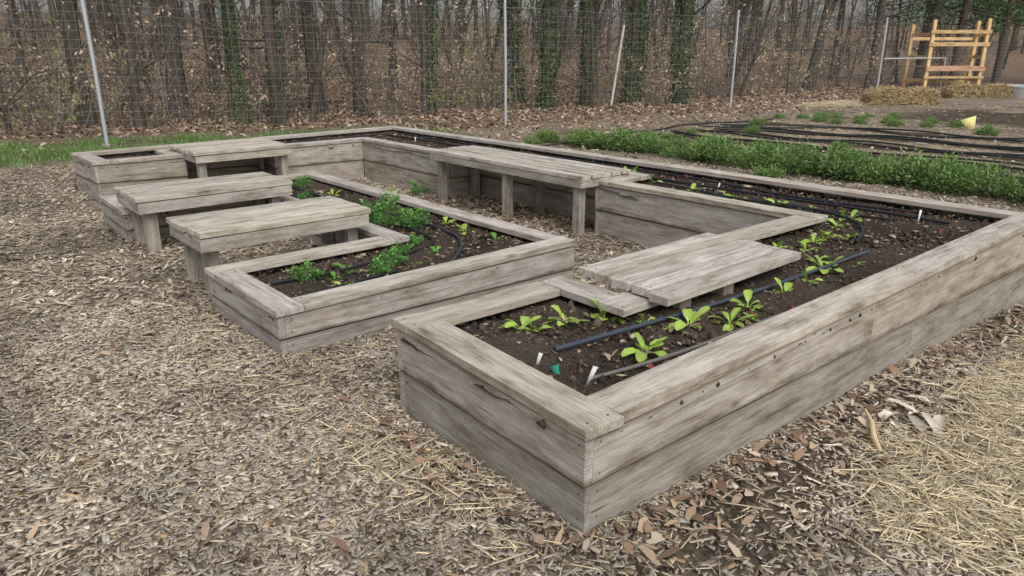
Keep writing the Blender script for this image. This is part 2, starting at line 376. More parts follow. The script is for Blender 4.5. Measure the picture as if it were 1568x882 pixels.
c=mixc(nt,'MULTIPLY',1.0,at.outputs['Color'],rr.outputs[0]); c=mixc(nt,'MULTIPLY',1.0,c,r2.outputs[0])
L.new(c,b.inputs['Base Color']); b.inputs['Roughness'].default_value=.95; b.inputs['Specular IOR Level'].default_value=.1
bp=N(nt,'ShaderNodeBump'); bp.inputs['Strength'].default_value=.6; bp.inputs['Distance'].default_value=.015; L.new(n1.outputs['Fac'],bp.inputs['Height']); L.new(bp.outputs[0],b.inputs['Normal'])
fast_mesh('ground',np.stack([x,y,z],1),q,col,mg,True)

# ---------------------------------------------------------------- scatter helpers
def polar(n,r0,r1,amax=44):
    a=np.radians(rng.uniform(-amax,amax,n)); r=np.sqrt(rng.uniform(r0*r0,r1*r1,n))
    p=r[:,None]*(np.cos(a)[:,None]*FW+np.sin(a)[:,None]*RT); return p[:,0],p[:,1]
def frames(n,tilt):
    a=rng.uniform(0,2*np.pi,n); t1=rng.normal(0,tilt,n);t2=rng.normal(0,tilt,n)
    l=np.stack([np.cos(a),np.sin(a),t1],1); l/=np.linalg.norm(l,axis=1)[:,None]
    w=np.stack([-np.sin(a),np.cos(a),t2],1); w-= (w*l).sum(1)[:,None]*l; w/=np.linalg.norm(w,axis=1)[:,None]
    return l,w,np.cross(l,w)
def boxes(px,py,pz,Ln,W,T,tilt):
    n=len(px); l,w,u=frames(n,tilt); c=np.stack([px,py,pz],1)
    Ln=Ln[:,None];W=W[:,None];T=T[:,None]
    tp=rng.uniform(.5,1,(n,1)); tq=rng.uniform(.6,1,(n,1)); sk=rng.uniform(-.25,.25,(n,1))
    b=[c-l*Ln*(1+sk)-w*W*tp,c+l*Ln-w*W*tq,c+l*Ln*(.85-sk)+w*W*tp,c-l*Ln+w*W*tq]
    v=np.stack([p for p in b]+[p+u*T for p in b],1)
    f=np.array([[4,5,6,7],[0,1,5,4],[1,2,6,5],[2,3,7,6],[3,0,4,7]])
    return v,(f[None]+8*np.arange(n)[:,None,None]).reshape(-1,4),8
def quads(px,py,pz,Ln,W,tilt,bend=0):
    n=len(px); l,w,u=frames(n,tilt); c=np.stack([px,py,pz],1); Ln=Ln[:,None];W=W[:,None]
    v=np.stack([c-l*Ln-w*W*.6,c-w*W+l*0+u*bend*W, c+l*Ln-w*W*.2, c+l*Ln+w*W*.3, c+w*W+u*bend*W, c-l*Ln+w*W*.5],1)
    f=np.array([[0,1,4,5],[1,2,3,4]])
    return v,(f[None]+6*np.arange(n)[:,None,None]).reshape(-1,4),6
pal=np.array([[.40,.34,.27],[.50,.425,.33],[.63,.55,.43],[.31,.25,.19],[.20,.15,.11],[.10,.075,.058],[.40,.36,.315],[.44,.32,.205]])
pw=np.array([.23,.18,.10,.18,.12,.07,.10,.06])
def chipcols(n,x,y,dark=None):
    c=pal[rng.choice(len(pal),n,p=pw/pw.sum())]*rng.uniform(.78,1.12,(n,1))
    pn=np.array([noise.noise((a*.9,b*.9,0))*.45+noise.noise((a*3.1,b*3.1,5))*.35 for a,b in zip(x,y)])
    return c*(1+pn)[:,None]*np.stack([np.ones(n),1-.04*pn*0,np.ones(n)],1)
def allowed(x,y,z=0):
    ok=~inpoly(x,y,U)&~inpoly(x,y,Mb); ok&=(y<fence_y(x)-.9); return ok
def chips(n,r0,r1,sc,box,name,parent):
    x,y=polar(n,r0,r1,46); k=allowed(x,y)
    sm=straw_mask(x,y); k&=rng.random(n)>sm*.7
    k&=rng.random(n)>rowmask(x,y)*.93
    k&=~((x>20.5)&(x<26)&(y<9)&(rng.random(n)<.8)); k&=~((x>10.1)&(x<10.9)&(y<11)&(rng.random(n)<.7))
    k&=~((fence_y(x)-y<2.6)&(x<8.5)&(rng.random(n)<.8))
    k&=rng.random(n)>darkmask(x,y)*.8
    x=x[k];y=y[k];m=len(x)
    Ln=(rng.gamma(1.7,.0068,m)+.0035)*sc; W=(rng.gamma(2.1,.0018,m)+.0014)*sc; T=rng.uniform(.0015,.0045,m)*sc
    z=g(x,y)+rng.uniform(.0,.015,m)*min(sc,1.4)
    if box: v,f,kk=boxes(x,y,z,Ln,W,T,.15)
    else: v,f,kk=quads(x,y,z+.004,Ln,W,.2)
    c=chipcols(m,x,y)
    fast_mesh(name,v,f,np.repeat(c,kk,0),M_chip,False,parent)
mulch=empty('mulch')
chips(130000,.7,5.2,1,True,'chips_near',mulch)
chips(108000,5.0,12.5,1.5,False,'chips_mid',mulch)
chips(42000,12.5,30,2.4,False,'chips_far',mulch)
x,y=polar(1000,.8,7,46); k=allowed(x,y); x=x[k];y=y[k];m=len(x)
v,f,kk=boxes(x,y,g(x,y)+.012,rng.uniform(.018,.042,m),rng.uniform(.005,.013,m),rng.uniform(.003,.007,m),.15)
fast_mesh('bark_shards',v,f,np.repeat(chipcols(m,x,y)*.95,kk,0),M_chip,False,mulch)
x,y=polar(700,.9,8,46); k=allowed(x,y); x=x[k];y=y[k];m=len(x)
v,f,kk=boxes(x,y,g(x,y)+.016,rng.uniform(.04,.11,m),rng.uniform(.0015,.003,m),rng.uniform(.002,.004,m),.08)
fast_mesh('twigs',v,f,np.repeat(rng.choice([.12,.3,.4],m)[:,None]*np.array([1,.85,.66]),kk,0),M_chip,False,mulch)
def strawset(name,x,y,zoff,parent,L0=.03,L1=.11,w=1):
    m=len(x); v,f,kk=boxes(x,y,g(x,y)+zoff,rng.uniform(L0,L1,m)*rng.uniform(.5,1.1,m),rng.uniform(.0010,.0030,m)*w,rng.uniform(.001,.003,m),.14)
    c=np.array([.80,.66,.43])*rng.uniform(.5,1.12,(m,1)); gy=rng.random(m)<.3; c[gy]*=[.84,.9,1.02]
    return fast_mesh(name,v,f,np.repeat(c,kk,0),M_straw,False,parent)
straw=empty('straw')
x=rng.uniform(1.6,6.5,52000);y=rng.uniform(-1.2,1.4,52000)
pt=np.array([noise.noise((a*2.4,b*2.4,2)) for a,b in zip(x,y)])
k=rng.random(len(x))<straw_mask(x,y)*(.7+1.2*pt); x=x[k];y=y[k]
strawset('straw_layer',x,y,rng.uniform(.005,.045,len(x)),straw,.02,.11)
x,y=polar(4200,.8,7,46); pt=np.array([noise.noise((a*1.4,b*1.4,8)) for a,b in zip(x,y)]); k=allowed(x,y)&(rng.random(4200)<.5+1.3*pt); x=x[k];y=y[k]; strawset('loose_straw',x,y,rng.uniform(.01,.022,len(x)),straw,.015,.07)
an=rng.normal(0,1,(380,2)); x=1.36+an[:,0]*.13;y=2.2+an[:,1]*.4; k=allowed(x,y)
strawset('straw_clump',x[k],y[k],rng.uniform(.01,.03,k.sum()),straw,.03,.08)
x=1.25+rng.normal(0,.2,300);y=3.9+rng.normal(0,.6,300); k=allowed(x,y); strawset('straw_clump_b',x[k],y[k],rng.uniform(.01,.03,k.sum()),straw,.03,.07)
x=24.5+rng.normal(0,1.0,3000);y=12.0+rng.normal(0,.45,3000); k=allowed(x,y); strawset('straw_heap',x[k],y[k],rng.uniform(.0,.14,k.sum()),straw,.08,.2,2)
# fallen leaves
x,y=polar(60000,9,42,46); s=y-fence_y(x); pr=np.clip((s+1.5)/2,0,1)*.8+((s>-5.0)&(x>5.5))*.22+.015
pr=np.where((x<9)&(s<1.4),pr*.18,pr)
k=(rng.random(len(x))<pr)&~inpoly(x,y,U)&~((x>10)&(y<11)); x=x[k];y=y[k];m=len(x)
v,f,kk=quads(x,y,g(x,y)+rng.uniform(.01,.05,m),rng.uniform(.04,.085,m),rng.uniform(.02,.045,m),.45,.3)
lp=np.array([[.36,.24,.16],[.47,.345,.24],[.28,.185,.125],[.54,.44,.33],[.19,.125,.09]])
fast_mesh('fallen_leaves',v,f,np.repeat(lp[rng.integers(0,5,m)]*rng.uniform(.7,1.1,(m,1)),kk,0),M_dry)
def litter(x,y):
    k=allowed(x,y); x=x[k];y=y[k];m=len(x)
    v,f,kk=quads(x,y,g(x,y)+rng.uniform(.015,.035,m),rng.uniform(.014,.045,m),rng.uniform(.008,.022,m),.4,.4)
    fast_mesh('fallen_leaves',v,f,np.repeat(lp[rng.integers(0,5,m)]*rng.uniform(.6,1.,(m,1)),kk,0),M_dry)
x=rng.uniform(4.3,5.62,1000);y=rng.uniform(4.8,7.3,1000); k=(rng.random(1000)<(x-3.9)/1.6); litter(x[k],y[k])
litter(rng.uniform(1.6,6.3,260),1.42-rng.gamma(1.5,.09,260))
litter(*polar(260,.9,8,46))
litter(1.54-rng.gamma(1.5,.06,60),rng.uniform(1.45,2.7,60))
for poly,zz,nn_ in ((U,.34,460),(Mb,.20,150)):
    P=np.array(poly); x=rng.uniform(P[:,0].min(),P[:,0].max(),nn_*2); y=rng.uniform(P[:,1].min(),P[:,1].max(),nn_*2); k=inpoly(x,y,poly); x=x[k];y=y[k];m=len(x)
    v,f,kk=quads(x,y,np.full(m,zz)+rng.uniform(0,.01,m),rng.uniform(.008,.028,m),rng.uniform(.004,.014,m),.3,.4)
    fast_mesh('dry_leaf_litter',v,f,np.repeat(lp[rng.integers(0,5,m)]*rng.uniform(.6,1.,(m,1)),kk,0),M_dry)
# grass strip
n=46000; x=rng.uniform(-4,11,n); s=rng.uniform(-2.6,1.8,n); y=fence_y(x)+s
pr=np.array([noise.noise((a*1.1,b*1.1,3)) for a,b in zip(x,y)])*1.5+.5
pr*=sstep((s+2.6)/.9)*sstep((1.8-s)/1.2)*sstep((11-x)/4); k=rng.random(n)<pr; x=x[k];y=y[k];m=len(x)
a=rng.uniform(0,6.28,m);h=rng.uniform(.04,.14,m);w=.008
bx0=np.stack([x-np.cos(a)*w,y-np.sin(a)*w,g(x,y)],1);bx1=np.stack([x+np.cos(a)*w,y+np.sin(a)*w,g(x,y)],1)
tp=np.stack([x+rng.normal(0,.04,m),y+rng.normal(0,.04,m),g(x,y)+h],1)
fast_mesh('grass',np.stack([bx0,bx1,tp],1),np.arange(3*m).reshape(-1,3),np.repeat(np.array([.17,.28,.085])*rng.uniform(.5,1.25,(m,1)),3,0),M_grass)

# ---------------------------------------------------------------- plants
def leafstrip(vl,fl,cl,base,dirv,L,W,droop,col,stem=.25,curl=.15):
    d=unit([dirv[0],dirv[1],0]); side=np.array([-d[1],d[0],0]); up=np.array([0,0,1.])
    k=len(vl); prof=[(.0,.06),(stem,.10),(stem+.2,.75),(.75,1.0),(.92,.7),(1.0,.15)]
    el=dirv[2]; p=np.array(base,float); last=0
    for (t,w) in prof:
        e=el-droop*t; st=(t-last)*L; last=t
        p=p+st*(d*math.cos(e)+up*math.sin(e))
        ww=W*w
        wob=random.uniform(-.35,.35)*ww
        nrm=-d*math.sin(e)+up*math.cos(e)
        vl+= [p-side*ww+nrm*ww*curl+nrm*wob, p.copy(), p+side*ww+nrm*ww*curl-nrm*wob]
        cc=np.array(col)*(1.0 if t>stem else 1.35)*random.uniform(.85,1.15)
        cl+=[cc,cc*1.2,cc]
    for i in range(len(prof)-1):
        a=k+i*3
        fl+=[(a,a+1,a+4,a+3),(a+1,a+2,a+5,a+4)]
def pmesh(name,vl,fl,cl,mat):
    o=fast_mesh(name,np.array(vl),np.array(fl),np.array(cl),mat,True); me=o.data; bpy.data.objects.remove(o); return me
def seedling(seed,col,n=7,L=.10,W=.022,stem=.3,el=(.5,1.3)):
    random.seed(seed); vl=[];fl=[];cl=[]
    for i in range(n):
        a=i*2.4+random.uniform(-.5,.5)
        leafstrip(vl,fl,cl,(0,0,-.01),(math.cos(a),math.sin(a),random.uniform(*el)),L*random.uniform(.5,1.2),W*random.uniform(.6,1.2),random.uniform(.5,1.8),np.array(col)*random.uniform(.7,1.25),stem,random.uniform(.1,.5))
    return pmesh('seedling_mesh',vl,fl,cl,M_leaf)
let=[seedling(s,(.32,.45,.09),9+s%3,.112,.021,.3,(.6,1.45)) for s in range(6)]
beet=[seedling(10+s,(.18,.14,.06) if s%2 else (.26,.06,.07),6,.10,.014,.5) for s in range(3)]
spin=[seedling(20+s,(.13,.30,.06),10,.09,.018) for s in range(3)]
def bush(seed,R,H,nst,nl,ls,col,feather=False):
    r=np.random.default_rng(seed); T=Tubes(); V_=[];F_=[];C_=[]
    for i in range(nst):
        a=r.uniform(0,6.28); rr=R*math.sqrt(r.random()); tip=np.array([rr*math.cos(a),rr*math.sin(a),H*(1-.45*(rr/R)**2)*r.uniform(.5,1.15)])
        mid=tip*np.array([.4,.4,.65]); T.add([np.array([tip[0]*.15,tip[1]*.15,0]),mid,tip],[.003,.002,.001],3,np.array(col)*1.2)
        n=nl; t=r.beta(3,1.3,n)[:,None] ; base=(mid*(1-t)+tip*t)*1.0
        p=base+r.normal(0,ls*.9,(n,3))
        l=r.normal(0,1,(n,3))+tip/np.linalg.norm(tip)*1.2; l/=np.linalg.norm(l,axis=1)[:,None]
        w=np.cross(l,r.normal(0,1,(n,3))); w/=np.linalg.norm(w,axis=1)[:,None]
        s=ls*r.uniform(.6,1.3,(n,1)); ww=s*(.16 if feather else .5)
        V_.append(np.stack([p,p+l*s*.5+w*ww,p+l*s,p+l*s*.5-w*ww],1).reshape(-1,3))
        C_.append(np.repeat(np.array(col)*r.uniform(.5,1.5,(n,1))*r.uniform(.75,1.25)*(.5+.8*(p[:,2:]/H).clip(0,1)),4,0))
    v=np.concatenate(V_); n=len(v)//4; f=np.arange(4*n).reshape(-1,4)
    v2=np.concatenate([v]+T.v); f2=np.concatenate([f]+[q+len(v) for q in T.f]); c2=np.concatenate(C_+T.c)
    o=fast_mesh('bush_mesh',v2,f2,c2,M_leaf); me=o.data; bpy.data.objects.remove(o); return me
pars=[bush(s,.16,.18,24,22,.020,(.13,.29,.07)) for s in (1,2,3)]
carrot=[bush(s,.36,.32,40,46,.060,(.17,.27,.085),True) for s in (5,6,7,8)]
def put(name,me,x,y,z,s=1): return link(name,me,(x,y,z),random.uniform(0,6.28),s,None,(random.uniform(-.12,.12),random.uniform(-.12,.12)))
zs=.325; random.seed(5)
LT=[(2.13,2.41,.9),(2.20,2.36,.6),(2.36,2.37,.95),(2.56,2.24,1.3),(2.62,2.10,.75),(2.33,1.83,1.05),(2.79,1.90,1.15),(2.97,1.84,1.1),(3.26,1.88,1.05),(3.56,1.87,1.1),(3.82,1.87,.95),(4.18,1.98,1.2),(4.25,2.04,.9),(4.42,1.86,.6),(3.1,1.78,.55),
    (4.52,2.28,1.0),(4.36,2.36,.9),(4.75,2.34,.7),(4.95,2.30,1.15),(5.0,2.2,.9),(5.32,2.42,.9),(5.6,2.5,1.05),(5.7,2.62,.8),(5.68,2.85,.6),(5.68,3.13,1.0),(5.66,3.5,1.05),(5.66,3.6,.7),(5.66,4.0,1.05),(5.7,4.5,1.0),(5.9,5.0,1),(5.95,5.6,.9),(5.95,6.3,1),(5.95,7.2,1)]
for i,(a,b_,s_) in enumerate(LT): put('lettuce_seedling',let[i%6],a+random.uniform(-.03,.03),b_+random.uniform(-.03,.03),zs+.005,s_*random.uniform(.9,1.15))
for i in range(13): put('beet_seedling',beet[i%3],6.17+random.uniform(-.06,.06),1.75+i*.33+random.uniform(-.08,.08),zs,random.uniform(.9,1.4))
for i,(a,b_) in enumerate([(2.2,1.66),(2.95,1.70),(3.1,1.72),(3.35,1.71),(5.2,1.75),(5.55,1.8),(5.9,3.4),(5.95,4.0),(2.15,9.7),(2.5,9.8),(4.3,9.9),(4.7,9.8),(5.2,9.75),(5.7,9.5),(5.6,9.0),(5.75,8.5),(5.7,7.9),(2.0,9.5)]): put('beet_seedling',beet[i%3],a,b_,zs,1)
zm=.185
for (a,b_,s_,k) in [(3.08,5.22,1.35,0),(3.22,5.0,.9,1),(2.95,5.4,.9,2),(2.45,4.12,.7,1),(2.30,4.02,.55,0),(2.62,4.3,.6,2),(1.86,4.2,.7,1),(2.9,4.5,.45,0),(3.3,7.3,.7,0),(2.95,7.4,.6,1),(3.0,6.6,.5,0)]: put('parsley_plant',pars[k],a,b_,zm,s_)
for i,(a,b_,s_) in enumerate([(2.2,4.28,1.2),(2.75,4.4,1.2),(2.95,4.62,1.2),(3.5,4.94,1.0),(3.45,4.6,.95),(3.48,4.25,1.05),(3.42,5.5,1),(3.4,6.1,1),(2.0,3.95,.8),(3.35,6.7,1.1),(2.05,4.15,.9),(2.9,4.25,.9),(2.6,4.05,.9)]): put('spinach_plant',(spin+let)[i%5],a,b_,zm,s_)
put('weed_plant',pars[0],4.92,7.55,gz(4.92,7.55),.9)
put('weed_plant',spin[0],4.2,4.4,gz(4.2,4.4),.7)
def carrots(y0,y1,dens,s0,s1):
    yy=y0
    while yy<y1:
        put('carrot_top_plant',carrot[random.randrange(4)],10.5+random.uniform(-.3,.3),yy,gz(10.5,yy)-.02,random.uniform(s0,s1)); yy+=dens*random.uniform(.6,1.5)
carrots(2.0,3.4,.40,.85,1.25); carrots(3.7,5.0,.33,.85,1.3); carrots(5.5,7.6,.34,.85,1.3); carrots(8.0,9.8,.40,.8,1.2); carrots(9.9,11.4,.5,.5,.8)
for (a,b_) in [(11.2,8.9),(11.3,10.3),(11.1,6.8),(9.9,10.9),(10.5,5.25),(10.4,7.8),(10.3,3.5),(18.6,9.4),(18.9,8.5),(18.8,7.6),(19.2,10.2),(19.5,6.5),(20,9.0),(11.3,4.2),(9.7,5.6),(11.4,3.1),(18.7,10.6),(19.8,10),(20.6,8.4),(19.1,7),(12.5,9.6),(13.8,9.9),(12.5,7.4),(15.1,9.2),(13.75,6.5),(16.5,9.9),(12.5,5.1),(18.2,5.4),(19.4,8),(20.2,7.3),(19.9,9.6),(21,9.2),(18.4,8.9)]: put('leafy_weed',carrot[random.randrange(4)],a,b_,gz(a,b_)-.06,random.uniform(.4,.7))

# ---------------------------------------------------------------- drip lines
def drip(pts,z=None,r=.011,col=(.018,.02,.024),name='drip_irrigation_tube',wig=.012):
    pts=[np.array(p,float) for p in pts]; out=[]
    for i in range(len(pts)-1):
        n=max(2,int(np.linalg.norm(pts[i+1]-pts[i])/.18))
        for k in range(n): out.append(pts[i]*(1-k/n)+pts[i+1]*k/n)
    out.append(pts[-1]); out=np.array(out)
    for _ in range(4): out[1:-1]=(out[:-2]+out[2:]+out[1:-1]*2)/4
    ph=random.uniform(0,6); t=np.arange(len(out))*.18
    out=out+np.stack([np.sin(t*1.7+ph),np.cos(t*1.3+ph)],1)*wig
    zz=(np.full(len(out),z+.004)+.005*np.sin(t*3+ph)) if z is not None else g(out[:,0],out[:,1])+.03+.015*np.sin(t*2.3+ph)
    T=Tubes(); T.add(np.column_stack([out,zz]),r,8,col); return T.make(name,M_tube)
drip([(2.02,2.09),(2.75,2.04),(3.7,1.95),(4.7,1.93)],.352,.0115,(.05,.062,.085))
drip([(1.95,1.80),(2.3,1.71),(3.0,1.72),(3.6,1.70)],.336,.009,(.15,.14,.13))
drip([(4.9,2.1),(5.5,2.25),(5.75,3.0),(5.5,4.0),(5.42,4.5)],.348)
drip([(5.95,1.9),(5.98,3.0),(5.85,4.7),(5.95,7.0),(5.9,9.9)],.348)
drip([(6.22,2.2),(6.05,3.2),(6.2,4.7),(6.1,8),(6.15,9.9)],.348)
drip([(5.45,2.5),(5.4,4.5)],.348)
drip([(5.75,2.2),(5.6,3.2),(5.75,5)],.348,.008)
drip([(2.0,9.75),(5.7,9.85)],.348)
drip([(1.65,4.25),(2.0,4.15),(2.5,4.35),(3.1,4.3),(3.2,7.4)],.206)
drip([(2.75,3.85),(3.3,4.3),(3.3,6)],.206,.011,(.04,.045,.055))
drip([(1.7,3.9),(2.4,3.95)],.206)
drip([(3.0,4.9),(3.0,7.5)],.206)
for xx in (11.7,12.15,12.95,13.35,14.25,14.7,15.65,16.1,17.15,17.6):
    e=random.uniform(-.2,.2)
    drip([(xx+.5+e,-3),(xx+.2,1),(xx+random.uniform(-.15,.15),5),(xx-.1,8),(xx*.55+6.2,10.2+random.uniform(-.3,.5))],None,.018,wig=.06)
drip([(11.4,10.4),(13,10.9),(16,10.9),(18,10.4)],None,.02)
drip([(9.3,10.6),(11.5,9.9),(12.2,8)],None,.016)

# stakes / labels
def label(x,y,z,h,w,col,tilt,name='plant_label_stake'):
    B_=np.array([[-w/2,0,-.03],[w/2,0,-.03],[w/2,0,h],[-w/2,0,h]]); t=.0015
    v=np.concatenate([B_-[0,t,0],B_+[0,t,0]]); v[[0,1,4,5],0]*=.35
    f=[[0,1,2,3],[7,6,5,4],[0,4,5,1],[1,5,6,2],[2,6,7,3],[3,7,4,0]]
    o=fast_mesh(name,v,f,np.tile(col,(8,1)),M_paint); o.location=(x,y,z); o.rotation_euler=(tilt,tilt*.8,D2R(-42)); return o
label(1.92,1.79,.325,.12,.020,(.78,.78,.75),.35); label(1.90,2.06,.325,.08,.018,(.74,.74,.72),.3)
label(1.90,1.93,.325,.05,.035,(.02,.24,.16),-.4,'plant_tag'); label(5.95,2.12,.325,.10,.018,(.75,.75,.72),.05); label(5.9,3.9,.325,.08,.016,(.72,.72,.7),.2)
label(5.8,8.9,.325,.08,.02,(.7,.7,.68),.1)
label(19.0,6.0,gz(19.0,6.0)+.05,.24,.36,(.72,.66,.28),-.35,'yellow_sign')
vl=[];fl=[];cl=[]; random.seed(3)
for i in range(15):
    a=random.uniform(0,6.28); leafstrip(vl,fl,cl,(3.5+random.uniform(-.28,.28),1.12+random.uniform(-.10,.08),gz(3.5,1.12)+.03),(math.cos(a),math.sin(a),random.uniform(.2,.6)),random.uniform(.10,.22),random.uniform(.014,.03),random.uniform(.5,1.5),np.array([.58,.52,.42])*random.uniform(.6,1.1),.1,.6)
fast_mesh('dried_corn_husk',vl,fl,cl,M_dry,True)
T=Tubes(); T.add([(3.0,1.05,gz(3,1)+.02),(3.08,1.12,gz(3,1)+.035),(3.22,1.19,gz(3.2,1.1)+.045),(3.33,1.27,gz(3.3,1.2)+.05)],[.010,.014,.011,.007],7,(.62,.48,.30)); T.make('dried_stalk',M_straw)
T=Tubes(); T.add([(1.05,.33,gz(1,.3)+.02),(1.15,.31,gz(1,.3)+.02),(1.3,.32,gz(1,.3)+.0)],.006,7,(.04,.07,.12)); T.make('drip_irrigation_tube',M_tube)

# ---------------------------------------------------------------- wire fence
fe=empty('wire_fence')
px=[-14.6,-5.76,3.07,11.9,20.65,29.4,38.2,47]; FP=[(a,float(fence_y(a))-.12) for a in px]
for i,(a,b_) in enumerate(FP):
    zb=gz(a,b_); T=Tubes(); T.add([(a,b_,zb-.2),(a+.01,b_,zb+1.4),(a+.0,b_+.01,zb+2.88)],.036,12,(.50,.52,.55)); T.add([(a,b_,zb+2.87),(a,b_,zb+2.91)],[.038,.02],12,(.5,.52,.54)); T.make('fence_post',M_metal,fe)
T=Tubes()
for i in range(len(FP)-1):
    a=np.array(FP[i]);b_=np.array(FP[i+1]); L_=np.linalg.norm(b_-a)
    nh=19
    ts=np.linspace(0,1,12); xy=a[None]*(1-ts[:,None])+b_[None]*ts[:,None]; zb=g(xy[:,0],xy[:,1])
    for h in np.linspace(.03,2.75,nh): T.add(np.column_stack([xy,zb+h-.04*np.sin(np.pi*ts)*(h/2.75)]),.0026 if h<2.7 else .0045,3,(.34,.34,.35))
    for t in np.arange(0,1,.15/L_):
        p=a*(1-t)+b_*t; z0=gz(*p); T.add([(p[0],p[1]+.004,z0),(p[0],p[1]+.004,z0+2.74-.04*math.sin(math.pi*t))],.0023,3,(.34,.34,.35))
T.make('wire_mesh',M_metal,fe)
T=Tubes(); T.add([(18.3,16.4,gz(18.3,16.4)-.1),(18.55,16.2,gz(18.3,16.4)+2.5)],.04,8,(.6,.6,.58)); T.make('leaning_pole',M_paint)
T=Tubes(); T.add([(29.4,12.7,1.25),(33.5,12.0,1.25)],.03,8,(.5,.52,.54)); T.add([(33.5,12.0,-.2),(33.5,12.0,1.28)],.03,8,(.5,.52,.54)); T.make('gate_rail',M_metal)
T=Tubes(); T.add([(1.35,14.0,-.2),(1.3,14.0,.35)],.02,6,(.4,.28,.14)); T.make('wooden_stake',M_paint)

# ---------------------------------------------------------------- lumber tower
B=Boards(); o=np.array([33.3,11.55]); r_=np.array([.80,-.60]); f_=np.array([.60,.80]); z0=gz(*o)
def tp(a,b_,z): q=o+r_*a+f_*b_; return V(q[0],q[1],z0+z)
R3=V(*r_,0);F3=V(*f_,0)
for (a,b_,h) in [(-1.12,0,2.9),(1.12,0,2.95),(-1.32,1.1,2.75),(1.45,1.1,2.9)]: B.plank(tp(a,b_,-.2),tp(a,b_,h),R3,.13,.10)
for h,w in [(2.45,.13),(1.98,.15),(.72,.09)]: B.plank(tp(-1.25,-.07,h),tp(1.25,-.07,h),V(0,0,1),w,.045)
for h in [2.35,1.5,.6]:
    B.plank(tp(-1.12,.06,h),tp(-1.32,1.04,h),V(0,0,1),.12,.045); B.plank(tp(1.12,.06,h),tp(1.45,1.04,h),V(0,0,1),.12,.045)
B.plank(tp(-1.4,1.18,2.2),tp(1.5,1.18,2.2),V(0,0,1),.12,.045)
B.plank(tp(-1.4,1.18,.5),tp(1.5,1.18,.5),V(0,0,1),.12,.045)
for k in range(5): B.plank(tp(-1.2,.05+k*.22,1.12),tp(1.25,.05+k*.22,1.12),F3,.2,.045,mat=2)
B.plank(tp(-1.2,-.075,1.04),tp(1.25,-.075,1.04),V(0,0,1),.16,.045,mat=2)
B.make('wooden_platform_tower',[M_wood_new,M_screw,M_wood_red])
def bale(x,y,L_,W_,H_,rot):
    n=4000; z0=gz(x,y)
    v=rng.uniform(-1,1,(n,3)); ax=rng.integers(0,3,n); sg=np.where(rng.random(n)<.5,-1,1); v[np.arange(n),ax]=sg
    v+=rng.normal(0,.05,(n,3)); v*=np.array([L_/2,W_/2,H_/2]); v[:,2]+=H_/2; v[:,2]*=1-.35*(np.abs(v[:,0])/(L_/2))**3
    d=rng.normal(0,1,(n,3)); d[:,0]*=1.6; d[np.arange(n),ax]*=.35; d/=np.linalg.norm(d,axis=1)[:,None]; w=np.cross(d,rng.normal(0,1,(n,3))); w/=np.linalg.norm(w,axis=1)[:,None]
    l=rng.uniform(.05,.16,(n,1)); q=np.stack([v-d*l-w*.006,v+d*l-w*.006,v+d*l+w*.006,v-d*l+w*.006],1).reshape(-1,3)
    c=np.repeat(np.array([.56,.43,.25])*rng.uniform(.4,1.2,(n,1)),4,0)
    b8=np.array([[i*(.97 if k==0 else .8),j*.95,k] for i in(-1,1) for j in(-1,1) for k in(0,1)],float)*np.array([L_/2*.97,W_/2*.97,H_*.85])
    fq=np.array([[0,1,3,2],[4,6,7,5],[0,4,5,1],[2,3,7,6],[0,2,6,4],[1,5,7,3]])+len(q)
    o=fast_mesh('straw_bale',np.concatenate([q,b8]),np.concatenate([np.arange(4*n).reshape(-1,4),fq]),np.concatenate([c,np.tile([.2,.14,.07],(8,1))]),M_straw)
    o.location=(x,y,z0); o.rotation_euler=(0,0,rot)
bale(26.0,10.9,1.35,.7,.55,-.7); bale(27.2,10.3,1.0,.55,.5,-.4); bale(32.3,10.7,1.3,.6,.5,-.65); bale(33.4,9.9,1.1,.55,.45,-.9)
T=Tubes(); a,b_=34.2,9.3; z0=gz(a,b_); T.add([(a,b_,z0),(a,b_,z0+.42)],[.72,.8],32,(.5,.52,.54)); T.add([(a,b_,z0+.4),(a,b_,z0+.45)],[.83,.83],32,(.6,.62,.64)); T.add([(a,b_,z0+.03),(a,b_,z0+.04)],[.01,.72],32,(.4,.4,.42)); T.make('galvanised_tub',M_metal)

